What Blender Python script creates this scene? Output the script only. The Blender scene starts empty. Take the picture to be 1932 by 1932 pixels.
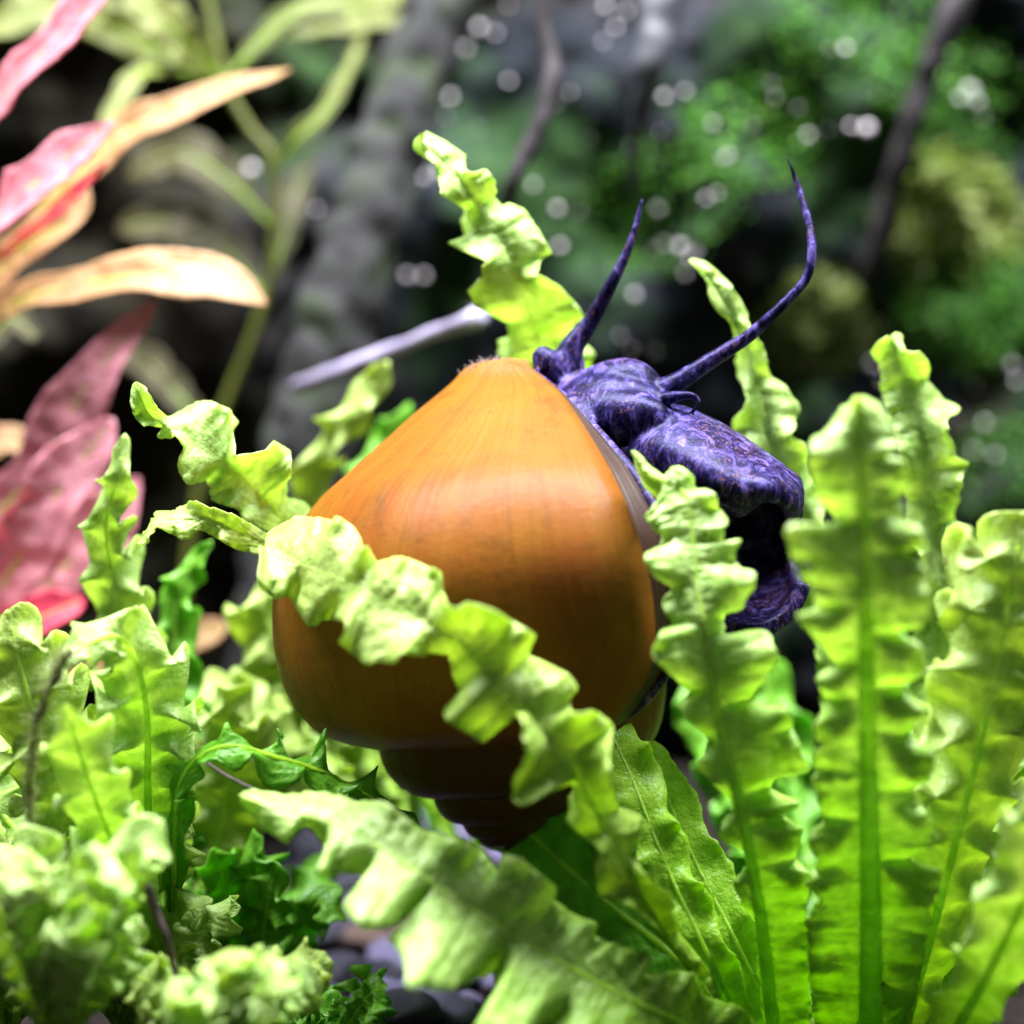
import bpy, bmesh, math, random
import numpy as np
from mathutils import Vector, Matrix, noise

# ------------------------------------------------------------------ camera, world, light, exposure
scene = bpy.context.scene
COL = scene.collection
MM = 0.001
D0 = 170.0                       # mm from the camera to the plane through the snail's axis (y = 0)
K = 80.0 / 1932.0                # mm per picture unit in that plane

cam_d = bpy.data.cameras.new("camera")
cam = bpy.data.objects.new("camera", cam_d)
COL.objects.link(cam)
cam.location = (0, -D0 * MM, 0)
cam.rotation_euler = (math.radians(90), 0, 0)
cam_d.sensor_width = 36
cam_d.lens = 18.0 / (40.0 / D0)
cam_d.clip_start = 0.005
cam_d.clip_end = 10
cam_d.dof.use_dof = True
cam_d.dof.focus_distance = (D0 - 9) * MM
cam_d.dof.aperture_fstop = 15.5
scene.camera = cam

world = bpy.data.worlds.new("World")
scene.world = world
world.use_nodes = True
bg = world.node_tree.nodes["Background"]
bg.inputs[0].default_value = (0.72, 0.80, 1.0, 1)
bg.inputs[1].default_value = 0.11

lamp_d = bpy.data.lights.new("aquarium_lamp", 'AREA')
lamp_d.shape = 'RECTANGLE'
lamp_d.size = 0.30
lamp_d.size_y = 0.06
lamp_d.energy = 3.7
lamp_d.color = (0.93, 0.96, 1.0)
lamp = bpy.data.objects.new("aquarium_lamp", lamp_d)
COL.objects.link(lamp)
lamp.location = (0.0, -0.012, 0.19)
lamp.rotation_euler = (0, 0, 0)

scene.view_settings.view_transform = 'Standard'
scene.view_settings.look = 'None'
scene.view_settings.exposure = 0.45
scene.view_settings.gamma = 1.0
scene.render.engine = 'CYCLES'
scene.cycles.use_denoising = True
scene.cycles.max_bounces = 7
scene.cycles.transmission_bounces = 6
scene.cycles.diffuse_bounces = 5
scene.cycles.sample_clamp_indirect = 6.0

# ------------------------------------------------------------------ helpers
def P(px, py, d=0.0):
    """picture position at depth d (mm behind the snail's axis) -> point in mm"""
    f = K * (D0 + d) / D0
    return Vector(((px - 966) * f, d, -(py - 966) * f))

def smooth(a, b, x):
    t = max(0.0, min(1.0, (x - a) / (b - a)))
    return t * t * (3 - 2 * t)

def tag(o, label=None, cat=None, group=None, kind=None):
    if label: o["label"] = label
    if cat: o["category"] = cat
    if group: o["group"] = group
    if kind: o["kind"] = kind
    return o

def empty(name, loc_mm, label=None, cat=None, group=None):
    o = bpy.data.objects.new(name, None)
    COL.objects.link(o)
    o.empty_display_size = 0.004
    o.location = Vector(loc_mm) * MM
    return tag(o, label, cat, group)

def mesh_obj(name, verts, faces, mat, parent=None, uvs=None, shade=True):
    """verts are in mm, world position; the object keeps the parent's origin"""
    me = bpy.data.meshes.new(name)
    off = parent_origin(parent)
    me.from_pydata([tuple((Vector(v) - off) * MM) for v in verts], [], faces)
    if uvs is not None:
        ul = me.uv_layers.new(name="UVMap")
        for l in me.loops:
            ul.data[l.index].uv = uvs[l.vertex_index]
    if shade:
        me.polygons.foreach_set("use_smooth", [True] * len(me.polygons))
    me.materials.append(mat)
    me.update()
    o = bpy.data.objects.new(name, me)
    COL.objects.link(o)
    if parent is not None:
        o.parent = parent
    return o

def parent_origin(p):
    v = Vector((0, 0, 0))
    while p is not None:
        v = v + p.location / MM
        p = p.parent
    return v

def crom(pts, n):
    """Catmull-Rom through pts (tuples of any length), n samples, even in index"""
    A = np.array(pts, float)
    m = len(A)
    out = []
    for k in range(n):
        t = k / (n - 1) * (m - 1)
        i = min(int(t), m - 2); f = t - i
        p0 = A[max(i - 1, 0)]; p1 = A[i]; p2 = A[i + 1]; p3 = A[min(i + 2, m - 1)]
        out.append(0.5 * ((2 * p1) + (-p0 + p2) * f + (2 * p0 - 5 * p1 + 4 * p2 - p3) * f * f + (-p0 + 3 * p1 - 3 * p2 + p3) * f ** 3))
    return np.array(out)

def even(pts, n):
    """resample a polyline (k x m) by the length of its first three columns"""
    A = np.array(pts, float)
    seg = np.linalg.norm(np.diff(A[:, :3], axis=0), axis=1)
    s = np.concatenate([[0], np.cumsum(seg)])
    q = np.linspace(0, s[-1], n)
    return np.stack([np.interp(q, s, A[:, c]) for c in range(A.shape[1])], 1), s[-1]

def tube_geo(pts, n_ring=14, sub=6):
    """closed tube through (x, y, z, r) in mm with rounded ends"""
    C = crom(pts, (len(pts) - 1) * sub + 1)
    P3 = [Vector(c[:3]) for c in C]; R = [max(c[3], 0.02) for c in C]
    verts, faces = [], []
    rings = []
    t0 = (P3[1] - P3[0]).normalized(); t1 = (P3[-1] - P3[-2]).normalized()
    for a in (0.15, 0.5, 0.8):
        rings.append((P3[0] - t0 * R[0] * math.cos(math.asin(a)) , R[0] * a, t0))
    for i in range(len(P3)):
        t = (P3[min(i + 1, len(P3) - 1)] - P3[max(i - 1, 0)]).normalized()
        rings.append((P3[i], R[i], t))
    for a in (0.8, 0.5, 0.15):
        rings.append((P3[-1] + t1 * R[-1] * math.cos(math.asin(a)), R[-1] * a, t1))
    up = Vector((0.31, 0.17, 0.93))
    for (c, r, t) in rings:
        s = t.cross(up)
        if s.length < 1e-3: s = t.cross(Vector((1, 0, 0)))
        s.normalize(); up2 = s.cross(t).normalized(); up = up2
        for j in range(n_ring):
            a = 2 * math.pi * j / n_ring
            verts.append(c + s * (r * math.cos(a)) + up2 * (r * math.sin(a)))
    nr = len(rings)
    for i in range(nr - 1):
        for j in range(n_ring):
            k = (j + 1) % n_ring
            faces.append((i * n_ring + j, i * n_ring + k, (i + 1) * n_ring + k, (i + 1) * n_ring + j))
    faces.append(tuple(reversed(range(n_ring))))
    faces.append(tuple((nr - 1) * n_ring + j for j in range(n_ring)))
    return verts, faces

def pxtube(pts, **kw):
    """tube from (px, py, depth, radius in picture units)"""
    q = []
    for (x, y, d, r) in pts:
        p = P(x, y, d)
        q.append((p.x, p.y, p.z, r * K * (D0 + d) / D0))
    return tube_geo(q, **kw)

def join(*geos):
    V, F = [], []
    for v, f in geos:
        o = len(V)
        V += list(v); F += [tuple(i + o for i in ff) for ff in f]
    return V, F

# ------------------------------------------------------------------ materials
def new_mat(name):
    m = bpy.data.materials.new(name)
    m.use_nodes = True
    nt = m.node_tree
    nt.nodes.clear()
    out = nt.nodes.new("ShaderNodeOutputMaterial")
    return m, nt, out

def N(nt, t, **kw):
    n = nt.nodes.new(t)
    for k, v in kw.items():
        if hasattr(n, k): setattr(n, k, v)
        else: n.inputs[k].default_value = v
    return n

def ramp(nt, fac, stops, interp='LINEAR'):
    r = nt.nodes.new("ShaderNodeValToRGB")
    cr = r.color_ramp
    cr.interpolation = interp
    while len(cr.elements) < len(stops): cr.elements.new(0.5)
    for e, (p, c) in zip(cr.elements, stops):
        e.position = p
        e.color = (*c, 1) if len(c) == 3 else c
    nt.links.new(fac, r.inputs[0])
    return r.outputs[0]

def mixc(nt, fac, a, b, mode='MIX'):
    n = nt.nodes.new("ShaderNodeMix")
    n.data_type = 'RGBA'; n.blend_type = mode
    for s, v in ((0, fac), (6, a), (7, b)):
        if isinstance(v, (int, float)): n.inputs[s].default_value = v
        elif isinstance(v, tuple): n.inputs[s].default_value = (*v, 1)
        else: nt.links.new(v, n.inputs[s])
    return n.outputs[2]

def math_n(nt, op, a, b=None, c=None):
    n = nt.nodes.new("ShaderNodeMath"); n.operation = op
    for i, v in enumerate((a, b, c)):
        if v is None: continue
        if isinstance(v, (int, float)): n.inputs[i].default_value = v
        else: nt.links.new(v, n.inputs[i])
    return n.outputs[0]

def noise_n(nt, vec, scale, detail=3, rough=0.55, dist=0.0):
    n = N(nt, "ShaderNodeTexNoise")
    n.inputs["Scale"].default_value = scale
    n.inputs["Detail"].default_value = detail
    n.inputs["Roughness"].default_value = rough
    n.inputs["Distortion"].default_value = dist
    if vec is not None: nt.links.new(vec, n.inputs["Vector"])
    return n.outputs[0]

def bump_n(nt, h, strength, dist_mm):
    b = N(nt, "ShaderNodeBump")
    b.inputs["Strength"].default_value = strength
    b.inputs["Distance"].default_value = dist_mm * MM
    nt.links.new(h, b.inputs["Height"])
    return b.outputs[0]

def coords(nt, kind="Object"):
    return N(nt, "ShaderNodeTexCoord").outputs[kind]

def leaf_material(name, base, tip, trans_tint, spots=(0.25, 0.2, 0.05), trans=0.5, spot_amt=0.5, rough=0.34, vein=True, rib=None):
    """thin plant tissue: u along the leaf (UV.x), v across (UV.y, 0.5 = midrib)"""
    m, nt, out = new_mat(name)
    uv = N(nt, "ShaderNodeUVMap").outputs[0]
    sep = N(nt, "ShaderNodeSeparateXYZ"); nt.links.new(uv, sep.inputs[0])
    ob = coords(nt)
    n1 = noise_n(nt, ob, 260, 4, 0.6)
    n2 = noise_n(nt, ob, 1500, 3, 0.6)
    along = math_n(nt, 'ADD', sep.outputs[0], math_n(nt, 'MULTIPLY', math_n(nt, 'SUBTRACT', n1, 0.5), 0.5))
    col = ramp(nt, along, [(0.10, base), (0.75, tip)])
    mott = ramp(nt, noise_n(nt, ob, 520, 4, 0.65, 0.8), [(0.38, (0.55, 0.55, 0.55)), (0.60, (0, 0, 0))])
    col = mixc(nt, mott, col, tuple(c * 0.72 for c in base))
    col = mixc(nt, math_n(nt, 'MULTIPLY', n2, 0.30), col, tuple(c * 0.62 for c in base))
    across = math_n(nt, 'ABSOLUTE', math_n(nt, 'SUBTRACT', sep.outputs[1], 0.5))
    ribf = ramp(nt, across, [(0.0, (1, 1, 1)), (0.028, (0, 0, 0))])
    col = mixc(nt, math_n(nt, 'MULTIPLY', ribf, 0.45), col, rib or tuple(min(1, c * 1.35 + 0.04) for c in tip))
    n3 = noise_n(nt, ob, 700, 2, 0.5, 0.6)
    sp = ramp(nt, n3, [(0.66, (0, 0, 0)), (0.74, (1, 1, 1))])
    col = mixc(nt, math_n(nt, 'MULTIPLY', sp, spot_amt * 0.5), col, spots)
    # side veins: slanted waves from the midrib
    wave_in = math_n(nt, 'ADD', math_n(nt, 'MULTIPLY', sep.outputs[0], 150.0), math_n(nt, 'MULTIPLY', across, -38.0))
    wv = math_n(nt, 'SINE', math_n(nt, 'ADD', wave_in, math_n(nt, 'MULTIPLY', n1, 9.0)))
    hgt = math_n(nt, 'ADD', math_n(nt, 'MULTIPLY', wv, 0.10 if vein else 0.0), math_n(nt, 'ADD', n2, math_n(nt, 'MULTIPLY', n1, 1.6)))
    n4 = noise_n(nt, ob, 3200, 2, 0.6)
    hgt = math_n(nt, 'ADD', hgt, math_n(nt, 'MULTIPLY', n4, 0.5))
    nrm = bump_n(nt, hgt, 0.75, 0.20)
    pr = N(nt, "ShaderNodeBsdfPrincipled")
    nt.links.new(col, pr.inputs["Base Color"])
    pr.inputs["Roughness"].default_value = rough
    pr.inputs["Specular IOR Level"].default_value = 0.45
    nt.links.new(nrm, pr.inputs["Normal"])
    tr = N(nt, "ShaderNodeBsdfTranslucent")
    tcol = mixc(nt, 1.0, col, trans_tint, 'MULTIPLY')
    nt.links.new(tcol, tr.inputs[0]); nt.links.new(nrm, tr.inputs["Normal"])
    mx = N(nt, "ShaderNodeMixShader"); mx.inputs[0].default_value = trans
    nt.links.new(pr.outputs[0], mx.inputs[1]); nt.links.new(tr.outputs[0], mx.inputs[2])
    nt.links.new(mx.outputs[0], out.inputs[0])
    return m

LEAF = leaf_material("fresh_ruffled_leaf", (0.36, 0.66, 0.035), (0.62, 0.79, 0.33), (1.24, 1.13, 0.88), trans=0.55)
STRAP = leaf_material("smooth_strap_leaf", (0.33, 0.66, 0.02), (0.50, 0.76, 0.08), (1.25, 1.2, 0.6), trans=0.55, spot_amt=0.3, vein=False)
LEAF_OLD = leaf_material("yellowing_ruffled_leaf", (0.38, 0.62, 0.05), (0.57, 0.70, 0.24), (1.22, 1.13, 0.8), spots=(0.36, 0.30, 0.10), spot_amt=0.7, trans=0.55)
LEAF_DEEP_SHADED = leaf_material("deep_green_shaded_leaf", (0.12, 0.42, 0.012), (0.24, 0.55, 0.05), (1.1, 1.2, 0.5))  # deep green whose darkness also paints in the shade on covered leaves
RIB = leaf_material("leaf_midrib", (0.48, 0.80, 0.04), (0.70, 0.86, 0.30), (1.35, 1.25, 0.8), spot_amt=0.1, trans=0.65, vein=False)
PINK = leaf_material("pink_leaf", (0.80, 0.32, 0.35), (0.88, 0.43, 0.52), (1.1, 0.95, 0.95), spots=(0.62, 0.42, 0.14), spot_amt=0.4, trans=0.5, rough=0.45)
RED = leaf_material("red_leaf", (0.50, 0.02, 0.05), (0.66, 0.05, 0.10), (1.0, 0.6, 0.6), spots=(0.5, 0.2, 0.1), trans=0.35, rough=0.45)
PEACH = leaf_material("peach_leaf", (0.44, 0.23, 0.085), (0.52, 0.31, 0.15), (1.1, 0.95, 0.7), spots=(0.35, 0.40, 0.06), spot_amt=1.0, trans=0.35, rough=0.45)
OLIVE = leaf_material("olive_leaf", (0.085, 0.105, 0.010), (0.20, 0.22, 0.040), (1.1, 1.1, 0.5), spots=(0.2, 0.12, 0.04), trans=0.4, rough=0.5)
BROWNLEAF = leaf_material("brown_leaf", (0.045, 0.042, 0.008), (0.075, 0.060, 0.014), (1.0, 0.9, 0.5), spots=(0.05, 0.06, 0.01), trans=0.3, rough=0.6)

def simple_mat(name, c1, c2, scale, rough=0.6, bump=0.4, bump_mm=0.3, spec=0.4, c3=None):
    m, nt, out = new_mat(name)
    ob = coords(nt)
    n = noise_n(nt, ob, scale, 6, 0.62, 0.3)
    stops = [(0.32, c1), (0.62, c2)] if c3 is None else [(0.30, c1), (0.5, c2), (0.68, c3)]
    col = ramp(nt, n, stops)
    nf = noise_n(nt, ob, scale * 6, 5, 0.6)
    pr = N(nt, "ShaderNodeBsdfPrincipled")
    nt.links.new(col, pr.inputs["Base Color"])
    pr.inputs["Roughness"].default_value = rough
    pr.inputs["Specular IOR Level"].default_value = spec
    nt.links.new(bump_n(nt, nf, bump, bump_mm), pr.inputs["Normal"])
    nt.links.new(pr.outputs[0], out.inputs[0])
    return m

WOOD = simple_mat("waterlogged_wood", (0.010, 0.010, 0.010), (0.032, 0.031, 0.032), 160, 0.8, 0.6, 0.6, spec=0.1, c3=(0.030, 0.042, 0.018))
ROOT = simple_mat("dark_root", (0.012, 0.010, 0.011), (0.034, 0.029, 0.031), 300, 0.7, spec=0.12)
PALE_ROOT = simple_mat("pale_root", (0.028, 0.028, 0.036), (0.056, 0.054, 0.064), 250, 0.55)
TWIG = simple_mat("lilac_grey_twig", (0.14, 0.12, 0.19), (0.34, 0.30, 0.42), 220, 0.45)
PEBBLE = [simple_mat("pebble_" + n, a, b, 350, 0.5, 0.5, 0.25) for n, a, b in (
    ("black", (0.012, 0.012, 0.022), (0.04, 0.035, 0.06)),
    ("violet", (0.10, 0.09, 0.20), (0.26, 0.22, 0.38)),
    ("brown", (0.06, 0.035, 0.03), (0.16, 0.10, 0.085)))]
SOIL = simple_mat("aquarium_soil", (0.006, 0.005, 0.005), (0.022, 0.015, 0.013), 500, 0.9, 0.8, 0.5, spec=0.1)
MOSS = leaf_material("moss", (0.05, 0.20, 0.012), (0.16, 0.36, 0.05), (1.0, 1.2, 0.5), trans=0.4, rough=0.55, vein=False)
MOSS_PALE = leaf_material("pale_moss", (0.30, 0.38, 0.09), (0.46, 0.50, 0.20), (1.0, 1.1, 0.5), trans=0.4, rough=0.55, vein=False)
HAIR = simple_mat("algae_thread", (0.06, 0.05, 0.02), (0.22, 0.26, 0.06), 400, 0.7)
DARKTWIG = simple_mat("dark_twig", (0.02, 0.014, 0.02), (0.09, 0.05, 0.05), 500, 0.6)

def bubble_mat():
    m, nt, out = new_mat("gas_bubble")
    pr = N(nt, "ShaderNodeBsdfPrincipled")
    pr.inputs["Base Color"].default_value = (0.62, 0.55, 0.58, 1)
    pr.inputs["Roughness"].default_value = 0.22
    pr.inputs["Specular IOR Level"].default_value = 0.9
    nt.links.new(pr.outputs[0], out.inputs[0])
    return m
BUBBLE = bubble_mat()

def rock_mat():
    m, nt, out = new_mat("algae_covered_rock")
    ob = coords(nt)
    a = noise_n(nt, ob, 42, 7, 0.62, 0.4)
    b = noise_n(nt, ob, 130, 6, 0.6, 0.2)
    c = noise_n(nt, ob, 28, 4, 0.55, 0.6)
    d = noise_n(nt, ob, 420, 4, 0.6)
    col = ramp(nt, b, [(0.34, (0.003, 0.004, 0.006)), (0.56, (0.013, 0.015, 0.020)), (0.76, (0.050, 0.048, 0.058))])
    col = mixc(nt, ramp(nt, a, [(0.50, (0, 0, 0)), (0.62, (0.85, 0.85, 0.85))]), col, ramp(nt, d, [(0.3, (0.006, 0.020, 0.005)), (0.7, (0.035, 0.085, 0.020))]))
    col = mixc(nt, ramp(nt, c, [(0.56, (0, 0, 0)), (0.66, (0.6, 0.6, 0.6))]), col, (0.035, 0.022, 0.020))
    sep = N(nt, "ShaderNodeSeparateXYZ"); nt.links.new(ob, sep.inputs[0])
    left = ramp(nt, math_n(nt, 'ADD', math_n(nt, 'MULTIPLY', sep.outputs[0], 14.0), math_n(nt, 'ADD', c, 0.22)), [(0.25, (0.8, 0.8, 0.8)), (0.55, (0, 0, 0))])
    col = mixc(nt, left, col, ramp(nt, b, [(0.35, (0.006, 0.0045, 0.002)), (0.65, (0.020, 0.016, 0.006))]))
    pr = N(nt, "ShaderNodeBsdfPrincipled")
    nt.links.new(col, pr.inputs["Base Color"])
    pr.inputs["Roughness"].default_value = 0.75
    pr.inputs["Specular IOR Level"].default_value = 0.10
    nt.links.new(bump_n(nt, math_n(nt, 'ADD', b, math_n(nt, 'MULTIPLY', d, 0.4)), 0.8, 2.0), pr.inputs["Normal"])
    nt.links.new(pr.outputs[0], out.inputs[0])
    return m
ROCK = rock_mat()

def shell_mat():
    m, nt, out = new_mat("amber_shell")
    uv = N(nt, "ShaderNodeUVMap").outputs[0]
    sep = N(nt, "ShaderNodeSeparateXYZ"); nt.links.new(uv, sep.inputs[0])
    ob = coords(nt)
    def stretched(su, sv, sc, det=4):
        cb = N(nt, "ShaderNodeCombineXYZ")
        nt.links.new(math_n(nt, 'MULTIPLY', sep.outputs[0], su), cb.inputs[0])
        nt.links.new(math_n(nt, 'MULTIPLY', sep.outputs[1], sv), cb.inputs[1])
        return noise_n(nt, cb.outputs[0], sc, det, 0.6)
    g1 = stretched(240, 1.6, 1.0)
    g2 = stretched(900, 3.0, 1.0, 3)
    bl = noise_n(nt, ob, 75, 5, 0.55, 0.3)
    col = ramp(nt, bl, [(0.36, (0.165, 0.068, 0.005)), (0.62, (0.165, 0.046, 0.007))])
    col = mixc(nt, ramp(nt, g1, [(0.42, (0, 0, 0)), (0.70, (0.45, 0.45, 0.45))]), col, (0.21, 0.088, 0.010))
    col = mixc(nt, ramp(nt, g2, [(0.55, (0, 0, 0)), (0.75, (0.50, 0.50, 0.50))]), col, (0.095, 0.030, 0.004))
    # the lip-side third is browner horn; lower whorls darkened to paint in their shade; pale worn patch at the siphonal end
    lipf = ramp(nt, sep.outputs[0], [(0.0, (0.45, 0.45, 0.45)), (0.020, (0, 0, 0))])
    col = mixc(nt, lipf, col, (0.13, 0.048, 0.009))
    spire = ramp(nt, sep.outputs[0], [(0.15, (0, 0, 0)), (0.22, (0.8, 0.8, 0.8))])
    col = mixc(nt, spire, col, (0.040, 0.020, 0.004))
    top = ramp(nt, math_n(nt, 'ADD', sep.outputs[1], math_n(nt, 'MULTIPLY', math_n(nt, 'SUBTRACT', bl, 0.5), 0.12)), [(0.86, (0, 0, 0)), (0.95, (0.55, 0.55, 0.55))])
    col = mixc(nt, top, col, (0.21, 0.090, 0.040))
    dirt = noise_n(nt, ob, 330, 6, 0.7, 0.5)
    col = mixc(nt, ramp(nt, dirt, [(0.52, (0, 0, 0)), (0.68, (0.65, 0.65, 0.65))]), col, (0.080, 0.036, 0.006))
    pits = noise_n(nt, ob, 1600, 2, 0.5)
    col = mixc(nt, ramp(nt, pits, [(0.68, (0, 0, 0)), (0.76, (0.5, 0.5, 0.5))]), col, (0.10, 0.035, 0.01))
    pr = N(nt, "ShaderNodeBsdfPrincipled")
    nt.links.new(col, pr.inputs["Base Color"])
    pr.inputs["Roughness"].default_value = 0.40
    pr.inputs["Specular IOR Level"].default_value = 0.06
    h = math_n(nt, 'ADD', math_n(nt, 'MULTIPLY', g1, 1.0), math_n(nt, 'ADD', math_n(nt, 'MULTIPLY', g2, 0.45), math_n(nt, 'MULTIPLY', pits, 0.15)))
    nt.links.new(bump_n(nt, math_n(nt, 'ADD', h, math_n(nt, 'MULTIPLY', dirt, 0.5)), 0.6, 0.20), pr.inputs["Normal"])
    nt.links.new(pr.outputs[0], out.inputs[0])
    return m
SHELL = shell_mat()

def horn_mat():
    m, nt, out = new_mat("brown_horn")
    uv = N(nt, "ShaderNodeUVMap").outputs[0]
    sep = N(nt, "ShaderNodeSeparateXYZ"); nt.links.new(uv, sep.inputs[0])
    cb = N(nt, "ShaderNodeCombineXYZ")
    nt.links.new(math_n(nt, 'MULTIPLY', sep.outputs[0], 9.0), cb.inputs[0])
    nt.links.new(math_n(nt, 'MULTIPLY', sep.outputs[1], 3.0), cb.inputs[1])
    n = noise_n(nt, cb.outputs[0], 1.0, 5, 0.6)
    col = ramp(nt, n, [(0.30, (0.035, 0.016, 0.012)), (0.57, (0.030, 0.016, 0.010)), (0.80, (0.13, 0.095, 0.085))])  # palest stop paints highlight streaks into the brown
    pr = N(nt, "ShaderNodeBsdfPrincipled")
    nt.links.new(col, pr.inputs["Base Color"])
    pr.inputs["Roughness"].default_value = 0.4
    pr.inputs["Specular IOR Level"].default_value = 0.12
    nt.links.new(bump_n(nt, n, 0.6, 0.2), pr.inputs["Normal"])
    nt.links.new(pr.outputs[0], out.inputs[0])
    return m
HORN = horn_mat()

def body_mat():
    m, nt, out = new_mat("violet_black_snail_skin")
    ob = coords(nt)
    mp = N(nt, "ShaderNodeMapping"); mp.inputs["Scale"].default_value = (1.0, 1.0, 0.55)
    mp.inputs["Rotation"].default_value = (0.3, 0.5, 0.2)
    nt.links.new(ob, mp.inputs[0]); v = mp.outputs[0]
    big = noise_n(nt, v, 210, 5, 0.62, 0.5)
    mid = noise_n(nt, v, 1050, 5, 0.68, 0.8)
    fine = noise_n(nt, v, 4300, 3, 0.6)
    col = ramp(nt, mid, [(0.36, (0.0008, 0.0005, 0.003)), (0.50, (0.014, 0.009, 0.058)), (0.64, (0.115, 0.086, 0.31))])
    col = mixc(nt, ramp(nt, big, [(0.40, (0.0, 0.0, 0.0)), (0.62, (0.62, 0.62, 0.62))]), col, (0.0026, 0.0014, 0.011))
    fl = ramp(nt, fine, [(0.55, (0, 0, 0)), (0.64, (0.85, 0.85, 0.85))])
    patch = ramp(nt, noise_n(nt, v, 260, 3, 0.5), [(0.42, (0, 0, 0)), (0.58, (1, 1, 1))])
    col = mixc(nt, math_n(nt, 'MULTIPLY', fl, patch), col, (0.13, 0.060, 0.060))
    pr = N(nt, "ShaderNodeBsdfPrincipled")
    nt.links.new(col, pr.inputs["Base Color"])
    pr.inputs["Roughness"].default_value = 0.36
    pr.inputs["Specular IOR Level"].default_value = 0.14
    pr.inputs["Specular Tint"].default_value = (0.42, 0.40, 1.0, 1)
    pr.inputs["Sheen Weight"].default_value = 0.0
    pr.inputs["Sheen Tint"].default_value = (0.4, 0.4, 1.0, 1)
    nt.links.new(bump_n(nt, math_n(nt, 'ADD', mid, math_n(nt, 'MULTIPLY', fine, 0.6)), 0.6, 0.10), pr.inputs["Normal"])
    nt.links.new(pr.outputs[0], out.inputs[0])
    return m
BODY = body_mat()

# ------------------------------------------------------------------ setting: soil bed and rock wall
def floor_z(x, y):
    return -41.5 + 1.6 * noise.noise(Vector((x * 0.05, y * 0.05, 3.1))) + 0.7 * noise.noise(Vector((x * 0.22, y * 0.22, 1.1))) + 10.0 * smooth(45, 95, y)

def rock_y(x, z):
    v = Vector((x * 0.022, 4.0, z * 0.022))
    w = Vector((x * 0.075, 9.0, z * 0.075))
    u = Vector((x * 0.25, 2.0, z * 0.25))
    return 90 + 12 * noise.noise(v) + 8 * noise.noise(w) + 2.6 * noise.noise(u) - 0.26 * max(z, -30)  # last term leans the top forward, shaped to keep the face in shade

def grid(nx, ny, f):
    V = [f(i / (nx - 1), j / (ny - 1)) for j in range(ny) for i in range(nx)]
    F = [(j * nx + i, j * nx + i + 1, (j + 1) * nx + i + 1, (j + 1) * nx + i) for j in range(ny - 1) for i in range(nx - 1)]
    return V, F

V, F = grid(170, 150, lambda a, b: ((a - .5) * 420, -120 + b * 260, floor_z((a - .5) * 420, -120 + b * 260)))
soil = mesh_obj("soil_bed", V, F, SOIL)
tag(soil, "dark brown aquarium soil under the plants", "soil", kind="structure")

def rock_front(a, b):
    x = (a - .5) * 340; z = -46 + b * 150
    return (x, rock_y(x, z), z)
V, F = grid(200, 120, rock_front)
nb = len(V)
V2, F2 = grid(2, 2, lambda a, b: ((a - .5) * 340, 150, -46 + b * 150))
F2 = [tuple(reversed([i + nb for i in f])) for f in F2]
rim_f = [i for i in range(200)]                                     # bottom edge row
rim_t = [119 * 200 + i for i in range(200)]
rim_l = [j * 200 for j in range(120)]
rim_r = [j * 200 + 199 for j in range(120)]
Fx = [tuple([nb + 1, nb] + rim_f), tuple([nb + 2, nb + 3] + rim_t[::-1]), tuple([nb, nb + 2] + rim_l[::-1]), tuple([nb + 3, nb + 1] + rim_r)]
rock = mesh_obj("mossy_rock", V + V2, F + F2 + Fx, ROCK)
tag(rock, "dark grey rock face with green algae filling the background", "rock")

# ------------------------------------------------------------------ the snail
AX, APY = 945, 1600                              # shell axis and apex in the picture, depth 0
snail = empty("mystery_snail", P(AX, APY, 0), "apple snail with glossy amber shell and violet black body climbing between ruffled leaves", "snail")
PROFILE = [(175, 182), (225, 196), (305, 214), (352, 236), (388, 272), (412, 315), (425, 365), (430, 420), (427, 470), (415, 520), (386, 582),
           (345, 640), (300, 682), (255, 722), (210, 762), (165, 802), (120, 838), (84, 868), (66, 888), (46, 900), (4, 906)]
NV = 46
prof = crom(PROFILE, NV)
LIPX = [(700, 990), (735, 1040), (800, 1090), (880, 1140), (960, 1180), (1040, 1205), (1100, 1220), (1180, 1231), (1240, 1229), (1290, 1205), (1340, 1160), (1400, 1100)]
def shell_pt(psi, v, rs=1.0):
    """psi: azimuth in radians (0 faces the camera, + to the right, unwrapped, falls towards the apex)"""
    r, d = prof[v]
    s = 0.53 ** ((-math.pi / 2 - psi) / (2 * math.pi))
    rem = max(d - 420, 0.0) / 505.0
    turns = max(0.0, -math.pi / 2 - psi) / (2 * math.pi)
    ant = (925 - 420 * s) if turns <= 0 else (925 - 420) * (0.62 ** turns)
    dd = s * min(d, 420) + rem * ant
    rr = r * s * rs * 0.955
    k = K
    base = P(AX, APY, 0)
    return Vector((base.x + rr * k * math.sin(psi), -rr * k * math.cos(psi), base.z + dd * k))
def to_px(p):
    f = K * (D0 + p.y) / D0
    return 966 + p.x / f, 966 - p.z / f
lip = []
for v in range(NV):
    best = None
    for q in range(0, 900):
        psi = math.radians(q / 10)
        x, y = to_px(shell_pt(psi, v))
        tx = np.interp(y, [a for a, b in LIPX], [b for a, b in LIPX])
        if x >= tx or q == 899:
            best = psi; break
    lip.append(best)
lip = np.array(lip)
for _ in range(3):
    lip[1:-1] = (lip[:-2] + lip[1:-1] * 2 + lip[2:]) / 4
lip[:6] = lip[6]
STEPS, TURNS = 84, 5
rows = STEPS * TURNS
V, F, UV = [], [], []
rngS = random.Random(4)
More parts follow.
